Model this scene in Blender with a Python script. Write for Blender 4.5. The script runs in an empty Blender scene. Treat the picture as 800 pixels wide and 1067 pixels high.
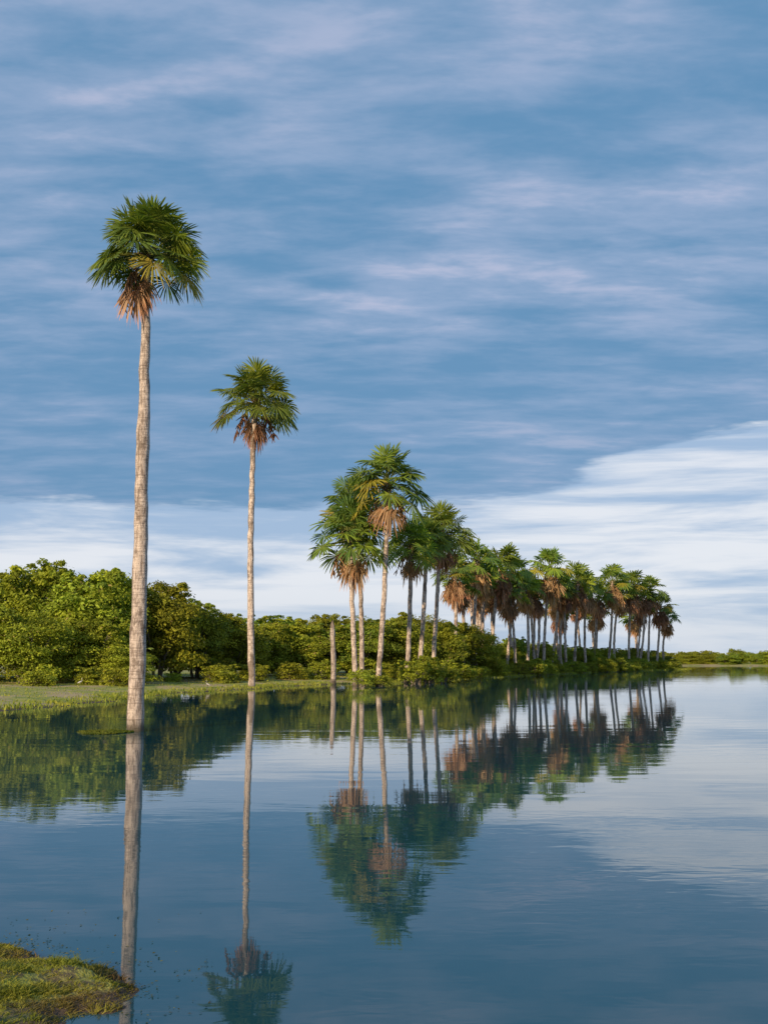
import bpy, math, random
import numpy as np
rng=np.random.default_rng(7); random.seed(7)
scene=bpy.context.scene
scene.view_settings.view_transform='Standard'; scene.view_settings.look='None'; scene.view_settings.exposure=0

# ---------------------------------------------------------------- helpers
class Geo:
    def __init__(s): s.v=[];s.f=[];s.c=[];s.m=[];s.n=0
    def add(s,v,f,c,m=0):
        v=np.asarray(v,float).reshape(-1,3); f=np.asarray(f,int).reshape(-1,4)
        c=np.asarray(c,float)
        if c.ndim==1: c=np.tile(c,(len(v),1))
        s.v.append(v); s.f.append(f+s.n); s.c.append(c); s.m.append(np.full(len(f),m)); s.n+=len(v)
    def tube(s,P,R,sides,c,m=0,noise=0.0):
        P=np.asarray(P,float); n=len(P); T=np.gradient(P,axis=0); T/=np.linalg.norm(T,axis=1)[:,None]+1e-9
        ref=np.array([1,0,0.]) if abs(T[0][0])<.8 else np.array([0,1,0.])
        A=np.cross(T,ref); A/=np.linalg.norm(A,axis=1)[:,None]; B=np.cross(T,A)
        th=np.linspace(0,2*np.pi,sides,endpoint=False)
        R=np.asarray(R,float)[:,None]*(1+noise*rng.normal(size=(n,sides)))
        V=P[:,None,:]+R[...,None]*(A[:,None,:]*np.cos(th)[None,:,None]+B[:,None,:]*np.sin(th)[None,:,None])
        i=np.arange(n-1)[:,None]*sides; j=np.arange(sides)[None,:]; k=(j+1)%sides
        F=np.stack([i+j,i+k,i+sides+k,i+sides+j],-1)
        s.add(V,F,c,m)
    def mesh(s,name,mats):
        V=np.concatenate(s.v);F=np.concatenate(s.f);C=np.concatenate(s.c);M=np.concatenate(s.m)
        me=bpy.data.meshes.new(name)
        me.vertices.add(len(V)); me.vertices.foreach_set('co',V.astype(np.float32).ravel())
        me.loops.add(F.size); me.loops.foreach_set('vertex_index',F.astype(np.int32).ravel())
        me.polygons.add(len(F)); me.polygons.foreach_set('loop_start',np.arange(0,F.size,4,dtype=np.int32))
        for m in mats: me.materials.append(m)
        me.update(calc_edges=True)
        me.polygons.foreach_set('material_index',M.astype(np.int32))
        me.polygons.foreach_set('use_smooth',np.ones(len(F),dtype=bool))
        a=me.attributes.new('Col','FLOAT_COLOR','POINT')
        a.data.foreach_set('color',np.concatenate([C,np.ones((len(C),1))],1).astype(np.float32).ravel())
        me.update(); return me
    def obj(s,name,mats):
        o=bpy.data.objects.new(name,s.mesh(name,mats)); scene.collection.objects.link(o); return o

def N(nt,t,**kw):
    n=nt.nodes.new(t)
    for k,v in kw.items():
        if k.startswith('i_'):
            key=k[2:]; key=int(key) if key.isdigit() else key
            s=n.inputs[key]
            if isinstance(v,bpy.types.NodeSocket): nt.links.new(v,s)
            else: s.default_value=v
        else: setattr(n,k,v)
    return n
def M(nt,op,a,b=None,c=None,clamp=False):
    n=nt.nodes.new('ShaderNodeMath'); n.operation=op; n.use_clamp=clamp
    for i,x in enumerate((a,b,c)):
        if x is None: continue
        if isinstance(x,bpy.types.NodeSocket): nt.links.new(x,n.inputs[i])
        else: n.inputs[i].default_value=x
    return n.outputs[0]
def MIX(nt,f,a,b,blend='MIX'):
    n=nt.nodes.new('ShaderNodeMix'); n.data_type='RGBA'; n.blend_type=blend
    for s,x in ((n.inputs[0],f),(n.inputs[6],a),(n.inputs[7],b)):
        if isinstance(x,bpy.types.NodeSocket): nt.links.new(x,s)
        elif isinstance(x,(int,float)): s.default_value=x
        else: s.default_value=(*x,1)
    return n.outputs[2]
def SS(nt,x,a,b):
    n=nt.nodes.new('ShaderNodeMapRange'); n.interpolation_type='SMOOTHSTEP'
    nt.links.new(x,n.inputs[0])
    for i,q in ((1,a),(2,b)):
        if isinstance(q,bpy.types.NodeSocket): nt.links.new(q,n.inputs[i])
        else: n.inputs[i].default_value=q
    return n.outputs[0]
def XYZ(nt,x,y,z):
    n=nt.nodes.new('ShaderNodeCombineXYZ')
    for i,q in enumerate((x,y,z)):
        if isinstance(q,bpy.types.NodeSocket): nt.links.new(q,n.inputs[i])
        else: n.inputs[i].default_value=q
    return n.outputs[0]
def NOISE(nt,vec,scale,detail=4,rough=.55,dist=0.0):
    n=N(nt,'ShaderNodeTexNoise',i_Scale=scale,i_Detail=detail,i_Roughness=rough,i_Distortion=dist)
    nt.links.new(vec,n.inputs['Vector']); return n.outputs['Fac']
def newmat(name):
    m=bpy.data.materials.new(name); m.use_nodes=True; nt=m.node_tree; nt.nodes.clear()
    out=nt.nodes.new('ShaderNodeOutputMaterial'); return m,nt,out

# ---------------------------------------------------------------- materials
def leafmat(name,rough=.5,trans=.3,spec=.35):
    m,nt,out=newmat(name)
    col=N(nt,'ShaderNodeAttribute',attribute_name='Col').outputs['Color']
    obi=N(nt,'ShaderNodeObjectInfo').outputs['Random']
    hs=N(nt,'ShaderNodeHueSaturation'); nt.links.new(col,hs.inputs['Color'])
    nt.links.new(M(nt,'MULTIPLY_ADD',obi,.03,.483),hs.inputs['Hue'])
    nt.links.new(M(nt,'MULTIPLY_ADD',obi,.35,.85),hs.inputs['Value'])
    p=N(nt,'ShaderNodeBsdfPrincipled',i_Roughness=rough); p.inputs['Specular IOR Level'].default_value=spec
    nt.links.new(hs.outputs[0],p.inputs['Base Color'])
    t=N(nt,'ShaderNodeBsdfTranslucent'); nt.links.new(MIX(nt,1,hs.outputs[0],(1.5,1.5,.6),'MULTIPLY'),t.inputs[0])
    mx=N(nt,'ShaderNodeMixShader',i_0=trans); nt.links.new(p.outputs[0],mx.inputs[1]); nt.links.new(t.outputs[0],mx.inputs[2])
    nt.links.new(mx.outputs[0],out.inputs[0]); return m
m_palm=leafmat('palm_frond',.5,.28,.3)
m_leaf=leafmat('foliage',.6,.3,.12)
m_grass=leafmat('grass_blades',.7,.3,.1)

m_trunk,nt,out=newmat('palm_bark')
pos=N(nt,'ShaderNodeNewGeometry').outputs['Position']
sp=N(nt,'ShaderNodeSeparateXYZ',i_0=pos)
big=NOISE(nt,pos,.9,5,.65)
st=NOISE(nt,XYZ(nt,M(nt,'MULTIPLY',sp.outputs[0],11),M(nt,'MULTIPLY',sp.outputs[1],11),M(nt,'MULTIPLY',sp.outputs[2],2.5)),1,6,.75)
ring=NOISE(nt,XYZ(nt,M(nt,'MULTIPLY',sp.outputs[0],1.2),M(nt,'MULTIPLY',sp.outputs[1],1.2),M(nt,'MULTIPLY',sp.outputs[2],13)),1,4,.7)
c=MIX(nt,SS(nt,st,.38,.60),(.24,.18,.145),(.70,.57,.48))
c=MIX(nt,M(nt,'MULTIPLY',SS(nt,ring,.52,.6),.55),c,(.25,.185,.15))
c=MIX(nt,M(nt,'MULTIPLY',SS(nt,big,.54,.60),.75),c,(.16,.115,.085))
c=MIX(nt,M(nt,'SUBTRACT',1,SS(nt,sp.outputs[2],.0,.5)),c,(.10,.08,.055))
c=MIX(nt,1,c,N(nt,'ShaderNodeAttribute',attribute_name='Col').outputs['Color'],'MULTIPLY')
p=N(nt,'ShaderNodeBsdfPrincipled',i_Roughness=.85); nt.links.new(c,p.inputs['Base Color'])
b=N(nt,'ShaderNodeBump',i_Strength=.9,i_Distance=.07); nt.links.new(M(nt,'ADD',ring,st),b.inputs['Height']); nt.links.new(b.outputs[0],p.inputs['Normal'])
nt.links.new(p.outputs[0],out.inputs[0])

m_wood,nt,out=newmat('branch_bark')
pos=N(nt,'ShaderNodeNewGeometry').outputs['Position']
c=MIX(nt,NOISE(nt,pos,4,2),(.10,.08,.06),(.26,.22,.17))
p=N(nt,'ShaderNodeBsdfPrincipled',i_Roughness=.9); nt.links.new(c,p.inputs['Base Color']); nt.links.new(p.outputs[0],out.inputs[0])

m_ground,nt,out=newmat('ground')
pos=N(nt,'ShaderNodeNewGeometry').outputs['Position']; sp=N(nt,'ShaderNodeSeparateXYZ',i_0=pos)
n1=NOISE(nt,pos,.22,5,.65); n2=NOISE(nt,pos,1.7,5,.6); n3=NOISE(nt,pos,14,4,.7)
c=MIX(nt,SS(nt,n2,.35,.65),(.15,.20,.03),(.33,.31,.065))
c=MIX(nt,M(nt,'MULTIPLY',SS(nt,n1,.46,.58),.75),c,(.40,.285,.175))
c=MIX(nt,SS(nt,n3,.3,.8),c,MIX(nt,1,c,(1.4,1.4,1.3),'MULTIPLY'))
nearf=M(nt,'SUBTRACT',1,SS(nt,sp.outputs[1],12,25))
c=MIX(nt,M(nt,'MULTIPLY',nearf,SS(nt,NOISE(nt,pos,5,4,.65),.4,.6)),c,(.09,.07,.035))
zz=M(nt,'ADD',sp.outputs[2],M(nt,'MULTIPLY',n2,.10))
c=MIX(nt,SS(nt,zz,.08,.13),(.085,.055,.035),c)
p=N(nt,'ShaderNodeBsdfPrincipled',i_Roughness=.9); nt.links.new(c,p.inputs['Base Color'])
b=N(nt,'ShaderNodeBump',i_Strength=.7,i_Distance=.05); nt.links.new(n3,b.inputs['Height']); nt.links.new(b.outputs[0],p.inputs['Normal'])
nt.links.new(p.outputs[0],out.inputs[0])

m_water,nt,out=newmat('water')
pos=N(nt,'ShaderNodeNewGeometry').outputs['Position']; sp=N(nt,'ShaderNodeSeparateXYZ',i_0=pos)
def W(sx,sy,d=3): return NOISE(nt,XYZ(nt,M(nt,'MULTIPLY',sp.outputs[0],sx),M(nt,'MULTIPLY',sp.outputs[1],sy),0.0),1,d,.5,.4)
calm=SS(nt,W(.05,.11,2),.45,.65)
h=M(nt,'ADD',M(nt,'MULTIPLY',W(.35,.9,1),.0036),M(nt,'MULTIPLY',M(nt,'MULTIPLY',W(1.9,4.6,2),M(nt,'MULTIPLY_ADD',calm,1.2,.25)),.0013))
b=N(nt,'ShaderNodeBump',i_Strength=1.0,i_Distance=1.0); nt.links.new(h,b.inputs['Height'])
p=N(nt,'ShaderNodeBsdfPrincipled',i_Roughness=.02,i_IOR=1.45); p.inputs['Base Color'].default_value=(.010,.062,.085,1)
nt.links.new(b.outputs[0],p.inputs['Normal']); nt.links.new(p.outputs[0],out.inputs[0])

# ---------------------------------------------------------------- terrain
main=[(-3200,60),(-200,46),(-60,42),(-30,44),(-15.5,46.5),(-13.9,54),(-13.2,68),(-9.8,76),(-7.6,86),(-4.5,92),(0,96),(5.6,108),(12,123),(19.8,143),(33,170),(49,198),(57,210),(55,219),(40,222),(10,215),(-30,230),(-80,320),(-3200,320)]
farl=[(-3200,310),(-60,310),(20,300),(76,288),(110,286),(200,300),(600,330),(3200,420),(3200,3200),(-3200,3200)]
near=[(-3200,16),(-30,11),(-6,9.5),(-2.9,8.95),(-2.35,8.5),(-1.95,8.25),(-1.6,7.8),(-1.7,7.4),(-1.95,7.15),(-1.9,6),(-1.2,4.5),(.5,3.2),(4,2),(30,-2),(3200,-10),(3200,-3200),(-3200,-3200)]
def sdf(poly,x,y):
    P=np.array(poly,float); d=np.full(x.shape,1e9); ins=np.zeros(x.shape,bool)
    for a,b_ in zip(P,np.roll(P,-1,0)):
        e=b_-a; t=np.clip(((x-a[0])*e[0]+(y-a[1])*e[1])/(e@e),0,1)
        d=np.minimum(d,np.hypot(x-a[0]-t*e[0],y-a[1]-t*e[1]))
        cnd=(a[1]>y)!=(b_[1]>y)
        with np.errstate(divide='ignore',invalid='ignore'):
            xi=a[0]+(y-a[1])*e[0]/(e[1] if e[1]!=0 else 1e-9)
        ins^=cnd&(x<xi)
    return np.where(ins,d,-d)
def wob(x,y,s):
    return (np.sin(x*1.3*s+1.7*np.sin(y*.9*s))+np.sin(y*1.7*s+1.3*np.sin(x*1.1*s)+2)+.6*np.sin(3.1*x*s+2.3*y*s)+.5*np.sin(-2.7*x*s+4.1*y*s+1))/3
def land(x,y):
    a=sdf(main,x,y)+wob(x,y,.45)*.8; b_=sdf(farl,x,y)+wob(x,y,.1)*3; c_=sdf(near,x,y)+wob(x,y,4.5)*.12+wob(x,y,13)*.05
    return np.maximum(np.maximum(a,b_),c_), c_>=np.maximum(a,b_)
def height(x,y):
    s,nr=land(x,y)
    zl=np.where(nr,.17*(1-np.exp(-np.maximum(s,0)/.6))+.03*wob(x,y,3.3)+.022*wob(x,y,9)+.01*wob(y,x,21),.55*(1-np.exp(-np.maximum(s,0)/7))+.05*wob(x,y,.8)*np.clip(s,0,1))
    return np.where(s>0,zl*np.clip(s*8,0,1),np.maximum(s*.22,-1.6))
u=np.linspace(-7.65,7.65,620); xs=2.2*np.sinh(u)-2.5
u2=np.linspace(-7.65,7.65,900); ys=8+3*np.sinh(u2)
X,Y=np.meshgrid(xs,ys); Z=height(X,Y)
g=Geo(); nx=len(xs); i=np.arange(len(ys)-1)[:,None]*nx; j=np.arange(nx-1)[None,:]
g.add(np.stack([X,Y,Z],-1),np.stack([i+j,i+j+1,i+nx+j+1,i+nx+j],-1),(1,1,1))
g.obj('ground',[m_ground])
g=Geo(); g.add([(-2200,-3100,0),(2200,-3100,0),(2200,3100,0),(-2200,3100,0)],[(0,1,2,3)],(1,1,1)); g.obj('lake_water',[m_water])

# ---------------------------------------------------------------- palms
UP=np.array([0,0,1.])
def unit(v): v=np.asarray(v,float); return v/(np.linalg.norm(v)+1e-9)
def fan(g,hub,d,L,fr,col,nseg,droop,spread=2.45,pet=(.20,.22,.05),pr=.02,tiltdown=.0,wk=1.0):
    d=unit(d); s=np.cross(d,UP); s=unit(s) if np.linalg.norm(s)>.1 else unit([rng.normal(),rng.normal(),0])
    roll=rng.normal()*.5; n=np.cross(s,d); s,n=s*math.cos(roll)+n*math.sin(roll),n*math.cos(roll)-s*math.sin(roll)
    t=np.linspace(0,1,5)[:,None]
    sag=L*.12*(.4+abs(math.hypot(d[0],d[1])))
    P=hub+d*L*t-UP*sag*t**2
    g.tube(P,np.linspace(pr*1.6,pr,5),4,pet,0)
    d2=unit(unit(d*L-UP*2*sag)-UP*tiltdown); n=unit(np.cross(s,d2)); s=unit(np.cross(d2,n)); c=P[-1]
    a=np.linspace(-spread,spread,nseg)+rng.normal(size=nseg)*.03
    D=np.cos(a)[:,None]*d2+np.sin(a)[:,None]*s+n*rng.uniform(-.3,.05)+rng.normal(size=(nseg,3))*.045
    D/=np.linalg.norm(D,axis=1)[:,None]
    Wd=-np.sin(a)[:,None]*d2+np.cos(a)[:,None]*s+n*(.45*(np.arange(nseg)%2*2-1))[:,None]
    Wd/=np.linalg.norm(Wd,axis=1)[:,None]
    r=np.array([.03,.55,.85,1.0]); w=np.array([.03,.55,.36,.05])*fr*(spread/nseg)*wk
    ln=fr*(.84+.16*np.cos(a*.6))*rng.uniform(.88,1.08,nseg)
    C=c+D[:,None,:]*(ln[:,None]*r)[...,None]
    C[...,2]-=(droop*ln[:,None]*np.clip(r-.5,0,1)**1.5*rng.uniform(.4,1.6,(nseg,1)))
    A=C-Wd[:,None,:]*w[None,:,None]; B=C+Wd[:,None,:]*w[None,:,None]
    V=np.stack([A,B],2).reshape(nseg,8,3)
    k=np.arange(3)*2; f=np.stack([k,k+1,k+3,k+2],-1)
    F=(np.arange(nseg)[:,None,None]*8+f[None])
    cc=np.asarray(col)*rng.uniform(.8,1.2,(nseg,1)); cc=np.repeat(cc,8,0)
    tip=np.tile(np.repeat([1.2,.95,1.05,1.25],2),nseg)[:,None]; cc=cc*tip
    cc[:,0]*=np.tile(np.repeat([1.2,1,1.1,1.4],2),nseg)
    g.add(V,F,cc,0)
def palm(base,hub,R,r0,r1,nleaf=30,nseg=24,ndead=7,prof=None,name='moriche_palm',bend=.25,deadside=None,deadk=1.0,elr=100,lift=0):
    g=Geo(); base=np.array(base,float); hub=np.array(hub,float)
    H=hub[2]-base[2]; n=int(18+H)
    t=np.linspace(0,1,n); side=np.array([rng.normal(),rng.normal(),0])*bend*.35
    P=base+(hub-base)*t[:,None]+side*np.sin(t*np.pi)[:,None]+np.stack([rng.normal(size=n)*.015,rng.normal(size=n)*.015,t*0],-1)
    rad=r0+(r1-r0)*t**.8 if prof is None else np.interp(t,*prof)
    rad=rad*(1+.035*rng.normal(size=n))
    g.tube(P,rad,14,(1,1,1)*np.array([rng.uniform(.9,1.1)]),1,noise=.025)
    for k in range(26):   # old leaf bases under the crown
        az=k*2.4; z=hub-UP*R*(.36*k/26)
        d=np.array([math.cos(az),math.sin(az),rng.uniform(.2,1.2)]); d=unit(d)
        g.tube([z,z+d*R*.09,z+d*R*.17],[r1*.6,r1*.4,r1*.15],4,np.array([.28,.19,.12])*rng.uniform(.6,1.3),0)
    for k in range(nleaf):
        q=(k+.5)/nleaf
        el=math.radians(85-elr*q**.9+rng.normal()*7); az=k*2.39996+rng.normal()*.25
        d=np.array([math.cos(az)*math.cos(el),math.sin(az)*math.cos(el),math.sin(el)])
        f=rng.uniform(.85,1.08)*(1+.05*max(0,math.cos(el))-.03*max(0,math.sin(el)))
        young=np.array([.20,.27,.028]); old=np.array([.085,.15,.030]); yel=np.array([.33,.30,.04])
        m=rng.uniform()**1.1; col=young*m+old*(1-m)
        if q>.7 and rng.uniform()<.22: col=yel*rng.uniform(.7,1.0)
        fan(g,hub-UP*R*.10*q,d,R*.66*f,R*rng.uniform(.36,.45)*f,col,nseg,rng.uniform(.15,.45)+.2*q,pr=R*.008,tiltdown=rng.uniform(.0,.75),spread=rng.uniform(2.3,2.9),wk=1.0)
    for k in range(ndead):
        el=math.radians(rng.uniform(-84,-38)); az=rng.uniform(0,6.28) if deadside is None else deadside+rng.normal()*.7
        d=np.array([math.cos(az)*math.cos(el),math.sin(az)*math.cos(el),math.sin(el)])
        col=np.array([.40,.255,.145])*rng.uniform(.6,1.25)
        fan(g,hub-UP*R*.22,d,R*rng.uniform(.22,.45)*deadk,R*rng.uniform(.3,.44)*deadk,col,max(12,nseg//2),rng.uniform(.9,1.6),spread=rng.uniform(.8,1.6),pet=(.3,.22,.12),pr=R*.008,tiltdown=1.5,wk=1.2)
    for k in range(2+ndead//3):   # hanging fruit stalks
        az=rng.uniform(0,6.28); o=hub-UP*R*.18
        d=np.array([math.cos(az),math.sin(az),0])
        tt=np.linspace(0,1,6)[:,None]; Pp=o+d*R*.42*tt**.7-UP*R*.55*tt**1.8
        g.tube(Pp,np.full(6,R*.009),4,(.28,.18,.09),0)
        for q in range(14):
            s0=Pp[2+q%4]; e=s0+np.array([rng.normal()*.06,rng.normal()*.06,-rng.uniform(.1,.25)])*R
            g.tube([s0,(s0+e)/2+rng.normal(size=3)*.01*R,e],[R*.012,R*.016,R*.006],4,np.array([.38,.21,.11])*rng.uniform(.6,1.2),0)
    return g.obj(name,[m_palm,m_trunk])

palm((-7.46,34.2,-.4),(-7.50,34.2,14.95),2.02,.30,.15,nleaf=58,nseg=44,ndead=6,prof=([0,.05,.2,.42,.55,.6,.66,.72,.86,1],[.27,.255,.235,.215,.20,.215,.18,.165,.135,.125]),bend=.6,deadside=3.6,deadk=.95)
palm((-9.37,80.5,-.3),(-9.45,80.5,20.9),3.25,.26,.19,nleaf=48,nseg=36,ndead=10,bend=.4)
P=[(-2.2,88,-2.7,11.6,3.5,11),(-.5,87,.25,15.7,3.5,8),(-1.9,97,-2.6,15.4,3.1,8),(1.9,97,2.3,11.8,2.8,11),(4.5,106,5.4,13.9,3.5,10),(3.1,101,3.9,12.6,2.4,8)]
for a,y,b_,z,R,nd in P:
    palm((a,y,-.2),(b_,y,z),R,.23,.165,nleaf=40,nseg=30,ndead=nd,bend=.5)
Q=[(7.2,122,7.7,11.2,2.7),(8.8,126,8.6,10,2.4),(10.1,130,10.8,13.3,3.1),(11.5,134,11.9,11.9,2.7),(13.3,140,14.5,13.5,3.5),(14.4,143,13.9,11.3,2.7),(15.9,148,16.9,13.2,3.1),(19.2,152,19.1,11.6,2.8),(21.2,160,21.7,11,2.7),(22,156,23.2,14.4,3.7),(24.2,165,25.6,12.7,3.1),(26.7,170,27.4,11.9,2.6),(28.2,168,29.1,13.5,3.4),(31.2,175,31.5,13,3.3),(33.3,180,34.4,11.8,2.8),(36,182,37.1,14.4,3.4),(38.3,188,39.5,12.9,3.2),(41.1,190,41.9,14,3.6),(43.8,195,45,13,3),(46.2,198,47,13.8,3.4),(49.1,204,50.2,11.4,3.2),(51.5,208,52.4,9.3,2.6)]
for a,y,b_,z,R in Q:
    palm((a,y,0),(b_,y,z),R,.22,.17,nleaf=24,nseg=20,ndead=24,bend=.9,elr=84,deadk=1.15)
for k in range(17):
    q=(k+.5)/17; y=128+78*q; x=np.interp(y,[108,123,143,170,198,210],[5.6,12,19.8,33,49,57])-rng.uniform(2,9)
    palm((x,y+3,0),(x+rng.normal()*.9,y+3,rng.uniform(9.0,12.0)),rng.uniform(2.4,3.1),.21,.16,nleaf=20,nseg=16,ndead=20,bend=.9,elr=84,deadk=1.1)

# broken trunk standing in the shallows
g=Geo(); n=16; t=np.linspace(0,1,n)
g.tube(np.stack([-4.15+.05*np.sin(t*5),np.full(n,92.)+.0*t,-.3+5.5*t],-1),np.interp(t,[0,.9,.97,1],[.24,.19,.13,.03]),12,(.8,.82,.85),1,noise=.06)
g.obj('dead_palm_trunk',[m_trunk])

# ---------------------------------------------------------------- broadleaf foliage
def leaves(g,C,Nn,size,col,jit=.55):
    n=len(C); Nn=Nn+rng.normal(size=(n,3))*jit; Nn/=np.linalg.norm(Nn,axis=1)[:,None]
    r=rng.normal(size=(n,3)); A=np.cross(Nn,r); A/=np.linalg.norm(A,axis=1)[:,None]; B=np.cross(Nn,A)
    s=size*rng.uniform(.6,1.3,(n,1))
    V=np.stack([C-A*s,C-B*s*.5+Nn*s*.1,C+A*s,C+B*s*.5+Nn*s*.1],1)
    g.add(V,np.arange(n*4).reshape(n,4),np.repeat(col,4,0),0)
def crown(g,cen,rad,ncl,nl,size,base):
    cen=np.array(cen,float); rad=np.array(rad,float); ra=rad.mean()
    for k in range(ncl):
        d=unit(rng.normal(size=3)); d[2]=abs(d[2])*1.0-.45*(rng.uniform()<.4); d=unit(d)
        cc=cen+d*rad*rng.uniform(.45,.88); cr=ra*rng.uniform(.18,.34)
        m=nl//ncl; dd=rng.normal(size=(m,3)); dd/=np.linalg.norm(dd,axis=1)[:,None]; dd[:,2]=np.where(dd[:,2]<-.3,-dd[:,2],dd[:,2])
        C=cc+dd*cr*rng.uniform(.55,1.15,(m,1))*np.array([1.1,1.1,.8])
        tint=rng.uniform(.65,1.35); w=rng.uniform()
        col=(np.asarray(base)*(1-w)+np.array([.31,.33,.03])*w)*tint
        cj=col*rng.uniform(.7,1.3,(m,1)); dead=rng.uniform(size=m)<.015; cj[dead]=[.34,.26,.09]
        leaves(g,C,dd*.8+np.array([0,0,.3]),size,cj)
def tree_variant(name,seed,nl=12000,H=10.,R=4.4,size=.19,base=(.05,.085,.02)):
    global rng
    rng=np.random.default_rng(seed); g=Geo()
    nt_=rng.integers(3,6)
    for k in range(nt_):
        az=k*6.28/nt_+rng.normal()*.4; dd=np.array([math.cos(az),math.sin(az),0])
        t=np.linspace(0,1,7)[:,None]; e=H*rng.uniform(.55,.8)
        P_=dd*.3+dd*R*.55*t**1.3+UP*e*t+rng.normal(size=(7,3))*.08; g.tube(P_,np.linspace(.16,.04,7),7,(1,1,1),1)
        for q in range(4):
            o=P_[2+q]; d=unit([rng.normal(),rng.normal(),.6]); L=R*rng.uniform(.3,.5)
            g.tube([o,o+d*L*.5+UP*.1,o+d*L],[.06,.04,.015],5,(1,1,1),1)
    crown(g,(0,0,H*.44),(R,R,H*.52),64,int(nl*.72),size,base)
    crown(g,(0,0,H*.18),(R*1.05,R*1.05,H*.24),26,int(nl*.28),size,np.array(base)*.95)
    for k in range(6):
        a=rng.uniform(0,6.28); q=rng.uniform(.3,.75)*R
        crown(g,(math.cos(a)*q,math.sin(a)*q,H*rng.uniform(.72,.88)),(R*.28,R*.28,R*.3),6,500,size,base)
    return g.mesh(name,[m_leaf,m_wood])
TV=[tree_variant('broadleaf_tree',11+i,nl=20000,size=.165,R=[4.4,5,4,4.7][i],base=[(.17,.215,.028),(.18,.225,.025),(.12,.185,.032),(.20,.23,.025)][i]) for i in range(4)]
SV=[tree_variant('shrub',41+i,nl=4500,H=4.,R=2.6,size=.14,base=[(.19,.24,.03),(.16,.20,.03),(.25,.30,.04)][i]) for i in range(3)]
rng=np.random.default_rng(99)
def inst(name,me,x,y,z,sx,sz,parent=None):
    o=bpy.data.objects.new(name,me); scene.collection.objects.link(o)
    o.location=(x,y,z); o.rotation_euler=(0,0,rng.uniform(0,6.28)); o.scale=(sx,sx,sz)
    if parent: o.parent=parent
    return o
def empty(name):
    o=bpy.data.objects.new(name,None); scene.collection.objects.link(o); return o
T=[(-53,90,10.5,5),(-46,84,11,5),(-39,86,10.4,5),(-32.5,84,9.3,4.6),(-27,86,9.9,4.6),(-22,84,9.5,4.2),(-17.6,88,8.4,3.7),(-15.7,94,7.2,3.4),(-13.6,100,6.2,3.2)]
for k,(x,y,h_,r) in enumerate(T):
    inst('broadleaf_tree',TV[(k*3+1)%4],x,y,.2,r/4.5,h_/10.2)
th=empty('shoreline_thicket')
for (x,y,h_,r) in [(-42,76,6,3.5),(-35,76,6.3,3.6),(-29.5,77,5.2,3.2),(-24.2,76,5.8,3),(-20.5,80,5.2,2.8),(-18,79,3,2),(-37,92,10,5),(-29,94,10,5),(-22,94,9.8,4.5),(-18,98,8,4),(-48,98,11,5)]:
    inst('thicket_tree',TV[rng.integers(4)],x,y,.1,r/4.5,h_/10.2,th)
for x in np.arange(-14,10,2.8):
    inst('thicket_tree',TV[rng.integers(4)],x+rng.normal()*.6,112+x*.5+rng.normal()*1.5+max(0,x)*.9,.1,rng.uniform(2.8,3.6)/4.5,rng.uniform(5.4,7.1)/10.2,th)
for x in np.arange(-16,12,4):
    inst('thicket_tree',TV[rng.integers(4)],x+rng.normal()*.6,126+x*.5+rng.normal()*1.5+max(0,x),.1,rng.uniform(3.4,4.6)/4.5,rng.uniform(6.6,8.0)/10.2,th)
sx=[-9.8,-4.5,0,5.6,12,19.8,33,49,56]; sy=[77,92,96,108,123,143,170,198,209]
for q in np.linspace(0,1,36):
    y=118+92*q; x=np.interp(y,sy,sx)
    inst('thicket_tree',TV[rng.integers(4)],x-rng.uniform(6,10)*(1-.4*q),y+3,.1,rng.uniform(2,3.2)/4.5,(5.6-2.8*q+rng.normal()*.6)/10.2,th)
sh=empty('shoreline_shrubs')
for q in np.linspace(0,1,56):
    y=99+111*q; x=np.interp(y,sy,sx)
    r=rng.uniform(.8,1.5)+.4*q
    inst('shrub',SV[rng.integers(3)],x-rng.uniform(.0,3.5),y+rng.normal()*.5,-.1,r*1.2/2.6,rng.uniform(.7,1.2)*r*.75/2.6,sh)
for (x,y,r,h_) in [(-1.6,86.3,1.1,1.3),(-.2,86.8,.9,.9),(2.6,95,1.5,2.0),(3.8,97,1.7,2.3),(5.2,101,1.6,2.2),(-15.6,84,.7,1.1),(-17.2,74,1.3,1.6),(-12.6,87,1.5,1.7),(-22,72,1.3,1.4),(-10.5,92,1.4,1.7),(-8,97,1.6,1.8),(-5.5,99,1.6,2),(-13.5,92,1.6,2.1),(-26.5,73,1.5,1.5),(-30,72.5,1.6,1.8),(-19.5,76,1.4,1.6)]:
    inst('shrub',SV[2 if y<88 else rng.integers(3)],x,y,-.05,r/2.6,h_/4.,sh)
dl=empty('distant_tree_line')
for x in np.arange(-20,330,4.2):
    y0=np.interp(x,[-60,20,76,110,200,600],[310,300,288,286,300,330])
    for row in (0,1):
        r=rng.uniform(2.4,4); inst('distant_tree',TV[rng.integers(4)],x+rng.normal(),y0+10+row*16+rng.normal()*2,-.2,r/4.4,(rng.uniform(2.9,4.6)+row*.9)/10.2,dl)

# sapling on the left bank
g=Geo(); t=np.linspace(0,1,6)
o=np.array([-16.2,76,.3]); g.tube(o+np.outer(t,[.1,0,2.4]),np.linspace(.05,.02,6),6,(1.6,1.5,1.4),1)
for k in range(9):
    a=k*2.4; fan(g,o+UP*(1.0+k*.17),(math.cos(a),math.sin(a),.7),.35,.45,np.array([.2,.28,.05]),9,.5,spread=1.2)
g.obj('sapling',[m_palm,m_wood])

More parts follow.
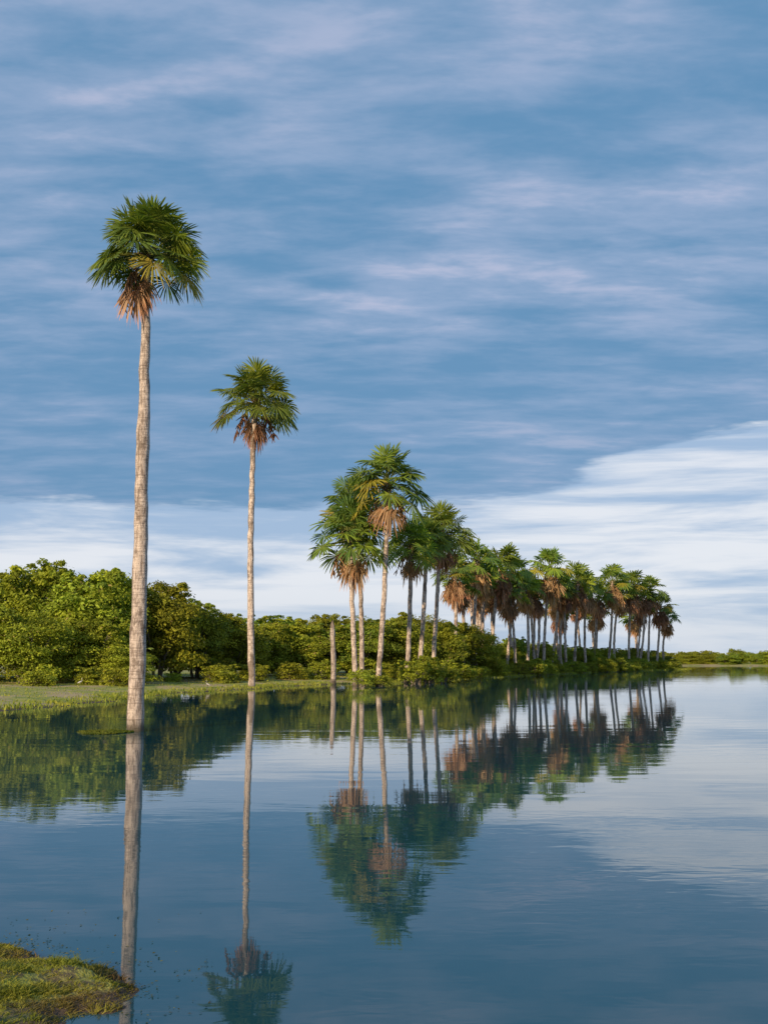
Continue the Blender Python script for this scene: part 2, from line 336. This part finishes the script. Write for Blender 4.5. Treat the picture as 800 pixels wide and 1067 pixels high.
# small pale wading birds on the bank (tiny specks in the photo)
m_feather,nt,out=newmat('pale_plumage')
pos=N(nt,'ShaderNodeNewGeometry').outputs['Position']
col=N(nt,'ShaderNodeAttribute',attribute_name='Col').outputs['Color']
c=MIX(nt,1,col,MIX(nt,NOISE(nt,pos,18,3),(.8,.8,.8),(1,1,1)),'MULTIPLY')
p=N(nt,'ShaderNodeBsdfPrincipled',i_Roughness=.7); nt.links.new(c,p.inputs['Base Color']); nt.links.new(p.outputs[0],out.inputs[0])
def egret(x,y,az,k=1.0,W_=(.55,.52,.47)):
    z=float(height(np.array([x]),np.array([y]))[0]); g=Geo()
    f=np.array([math.cos(az),math.sin(az),0]); s=np.array([-f[1],f[0],0]); o=np.array([x,y,z])
    pt=lambda a,h_,b_=0: o+(f*a+UP*h_+s*b_)*k
    g.tube([pt(-.30,.30),pt(-.22,.34),pt(-.08,.40),pt(.06,.46),pt(.13,.50),pt(.15,.54)],np.array([.012,.045,.085,.08,.045,.025])*k,10,W_)
    g.tube([pt(.13,.50),pt(.19,.56),pt(.17,.64),pt(.12,.70),pt(.13,.77),pt(.18,.80),pt(.23,.80)],np.array([.035,.022,.017,.016,.020,.024,.010])*k,8,W_)
    g.tube([pt(.22,.80),pt(.28,.79),pt(.33,.785)],np.array([.010,.006,.002])*k,6,(.5,.33,.05))
    for b_ in (-.03,.03):
        g.tube([pt(0,.36,b_),pt(.03,.20,b_),pt(-.01,.0,b_)],np.array([.018,.008,.007])*k,6,(.04,.04,.035))
        g.tube([pt(-.03,.008,b_),pt(.07,.006,b_)],np.array([.006,.004])*k,5,(.04,.04,.035))
    g.obj('egret',[m_feather])
egret(-19.3,72.0,.4,.62); egret(-11.9,76.5,2.7,.7,(.40,.37,.34))

# ---------------------------------------------------------------- grass
def blades(g,x,y,h,w,col,lean=.5):
    n=len(x); z=height(x,y); b0=np.stack([x,y,z-.01],-1)
    a=rng.uniform(0,6.28,n); s=np.stack([np.cos(a),np.sin(a),0*a],-1)*w[:,None]
    l=rng.normal(size=(n,2))*lean*h[:,None]; tp=b0+np.stack([l[:,0],l[:,1],h],-1); md=b0+np.stack([l[:,0]*.3,l[:,1]*.3,h*.6],-1)
    V=np.stack([b0-s,b0+s,md+s*.8,md-s*.8,tp+s*.1,tp-s*.1],1)
    k=np.arange(n)[:,None]*6; F=np.concatenate([k+[0,1,2,3],k+[3,2,4,5]]); g.add(V,F,np.repeat(col,6,0),0)
def gcol(n,x,y,s):
    w=np.clip(.5+wob(x,y,s)*.6+rng.normal(size=n)*.15,0,1)[:,None]
    return (np.array([.17,.22,.03])*(1-w)+np.array([.36,.34,.06])*w)*rng.uniform(.7,1.25,(n,1))
g=Geo()
n=130000; x=rng.uniform(-4.2,-1.3,n); y=rng.uniform(6.3,9.5,n); s,_=land(x,y)
dens=(wob(x+3,y,5)*.9+wob(x,y,17)*.4+.6)+np.clip(s-.3,0,1)*.8
k=(s>.03)&(rng.uniform(size=n)<np.clip(dens,.08,1)); x,y,s=x[k],y[k],s[k]
c=gcol(len(x),x,y,3)*1.1; f=np.clip(wob(x,y,7)*.7+.15-np.clip(s-.25,-.25,1)*1.6,0,1)[:,None]; c=c*(1-f)+np.array([.15,.105,.05])*f*rng.uniform(.6,1.4,(len(x),1))
h_=rng.uniform(.008,.03,len(x))*(1+1.6*np.clip(wob(x,y,6)+wob(y,x,15)*.5,0,1)); blades(g,x,y,h_,rng.uniform(.002,.006,len(x)),c,1.0)
n=40000; x=rng.uniform(-14,12,n); y=rng.uniform(-4,9.5,n); s,_=land(x,y); k=(s>.05)&~((x>-4.2)&(x<-1.3)&(y>6.3)); x,y=x[k],y[k]
blades(g,x,y,rng.uniform(.03,.09,len(x)),rng.uniform(.004,.01,len(x)),gcol(len(x),x,y,2),.8)
g.obj('foreground_grass',[m_grass])
g=Geo()   # weeds and dead leaves floating off the near bank
n=9000; x=rng.uniform(-5,-1.1,n); y=rng.uniform(6.8,10.8,n); s,_=land(x,y)
k=(s<.05)&(rng.uniform(size=n)<np.exp(s/.28)*np.clip(wob(x,y,7)+.55,0,1)+.002); x,y=x[k],y[k]
leaves(g,np.stack([x,y,rng.uniform(.002,.01,len(x))],-1),np.tile([0,0,1.],(len(x),1)),.013,np.array([.12,.11,.035])*rng.uniform(.5,1.6,(len(x),1)),.25)
g.obj('floating_weeds',[m_grass])
g=Geo()
n=100000; x=rng.uniform(-60,8,n); y=rng.uniform(42,118,n); s,_=land(x,y); k=(s>.1)&(rng.uniform(size=n)<np.clip(.3+wob(x,y,.9)*.7,.03,1)); x,y=x[k],y[k]
blades(g,x,y,rng.uniform(.03,.13,len(x)),rng.uniform(.012,.03,len(x)),gcol(len(x),x,y,.5),.6)
n=22000; q=rng.uniform(size=n); y=40+170*q; x=np.interp(y,[40,46.5,54,68,76,86,92,96,108,123,143,170,198,210],[-40,-15.5,-13.9,-13.2,-9.8,-7.6,-4.5,0,5.6,12,19.8,33,49,57])+rng.normal(size=n)*1.6
s,_=land(x,y); k=(s>-.25)&(s<2.0); x,y=x[k],y[k]
blades(g,x,y,rng.uniform(.05,.26,len(x)),rng.uniform(.015,.04,len(x)),gcol(len(x),x,y,.7),.5)
g.obj('bank_grass',[m_grass])
# floating weed mat beside the first palm
g=Geo(); n=5000; a=rng.uniform(0,6.28,n); r=np.sqrt(rng.uniform(size=n)); x=-8.25+np.cos(a)*r*.75*(1+.2*np.sin(3*a)); y=33.5+np.sin(a)*r*.9
C=np.stack([x,y,rng.uniform(.0,.07,n)*(1-r*.7)],-1)
leaves(g,C,np.tile([0,0,1.],(n,1)),.04,gcol(n,x,y,2)*.5,.5)
g.obj('water_weed_mat',[m_grass])

# ---------------------------------------------------------------- world
EL=math.radians(19); AZ=math.radians(210)   # compass from +Y clockwise: behind-left of camera
sd=np.array([math.sin(AZ)*math.cos(EL),math.cos(AZ)*math.cos(EL),math.sin(EL)])
w=bpy.data.worlds.new('World'); scene.world=w; w.use_nodes=True; nt=w.node_tree; nt.nodes.clear()
try: w.cycles.sampling_method='NONE'
except Exception: pass
out=nt.nodes.new('ShaderNodeOutputWorld'); bg=N(nt,'ShaderNodeBackground',i_Strength=.1)
sky=N(nt,'ShaderNodeTexSky',sky_type='NISHITA',sun_disc=False,sun_elevation=EL,sun_rotation=AZ)
tc=N(nt,'ShaderNodeTexCoord').outputs['Generated']; sp=N(nt,'ShaderNodeSeparateXYZ',i_0=tc); x,y,z=sp.outputs
zp=M(nt,'MAXIMUM',z,0.0); zc=M(nt,'ADD',zp,.12)
px=M(nt,'DIVIDE',x,zc); py=M(nt,'DIVIDE',y,zc)
A=NOISE(nt,XYZ(nt,M(nt,'MULTIPLY',px,4.4),M(nt,'MULTIPLY',py,9.5),5.3),1,5,.56,.15)
B=NOISE(nt,XYZ(nt,M(nt,'MULTIPLY',px,.9),M(nt,'MULTIPLY',py,1.6),7.1),1,2,.5,.2)
cl=SS(nt,M(nt,'ADD',M(nt,'MULTIPLY',A,.55),M(nt,'MULTIPLY',B,.48)),.38,.68)
deck=MIX(nt,cl,(.125,.29,.50),(.33,.44,.645))
deck=MIX(nt,M(nt,'MULTIPLY',M(nt,'MULTIPLY',SS(nt,A,.50,.74),SS(nt,B,.46,.66)),.65),deck,(.60,.60,.76))
lowc=NOISE(nt,XYZ(nt,M(nt,'MULTIPLY',x,3.2),M(nt,'MULTIPLY',y,2.2),M(nt,'MULTIPLY',z,30)),1,6,.58,.3)
low=MIX(nt,SS(nt,lowc,.38,.60),(.36,.50,.71),(.80,.83,.90))
low=MIX(nt,M(nt,'MULTIPLY',SS(nt,M(nt,'SUBTRACT',.075,z),0,.07),.45),low,(.55,.64,.76))
en=NOISE(nt,XYZ(nt,M(nt,'MULTIPLY',x,5),M(nt,'MULTIPLY',y,4),M(nt,'MULTIPLY',z,34)),1,5,.62,.15)
edge=M(nt,'ADD',.135,M(nt,'MULTIPLY',SS(nt,x,.06,.30),.055))
zz=M(nt,'ADD',z,M(nt,'MULTIPLY_ADD',en,.06,-.03))
mask=SS(nt,M(nt,'SUBTRACT',zz,edge),-.004,.006)
deck=MIX(nt,M(nt,'MULTIPLY',M(nt,'SUBTRACT',1,SS(nt,z,.16,.34)),.45),deck,(.15,.30,.51))
colr=MIX(nt,mask,low,deck)
sc=N(nt,'ShaderNodeVectorMath',operation='SCALE'); nt.links.new(colr,sc.inputs[0]); sc.inputs['Scale'].default_value=10
fin=MIX(nt,.92,sky.outputs[0],sc.outputs[0])
nt.links.new(fin,bg.inputs[0]); nt.links.new(bg.outputs[0],out.inputs[0])

from mathutils import Vector
L=bpy.data.lights.new('sun','SUN'); L.energy=5.0; L.angle=math.radians(.5); L.color=(1,.79,.52)
lo=bpy.data.objects.new('sun',L); scene.collection.objects.link(lo); lo.rotation_euler=Vector(sd).to_track_quat('Z','Y').to_euler()

cam=bpy.data.cameras.new('camera'); cam.sensor_fit='HORIZONTAL'; cam.sensor_width=24; cam.lens=35; cam.clip_end=8000
co=bpy.data.objects.new('camera',cam); scene.collection.objects.link(co); co.location=(0,0,2.2); co.rotation_euler=(math.radians(97.4),0,0); scene.camera=co
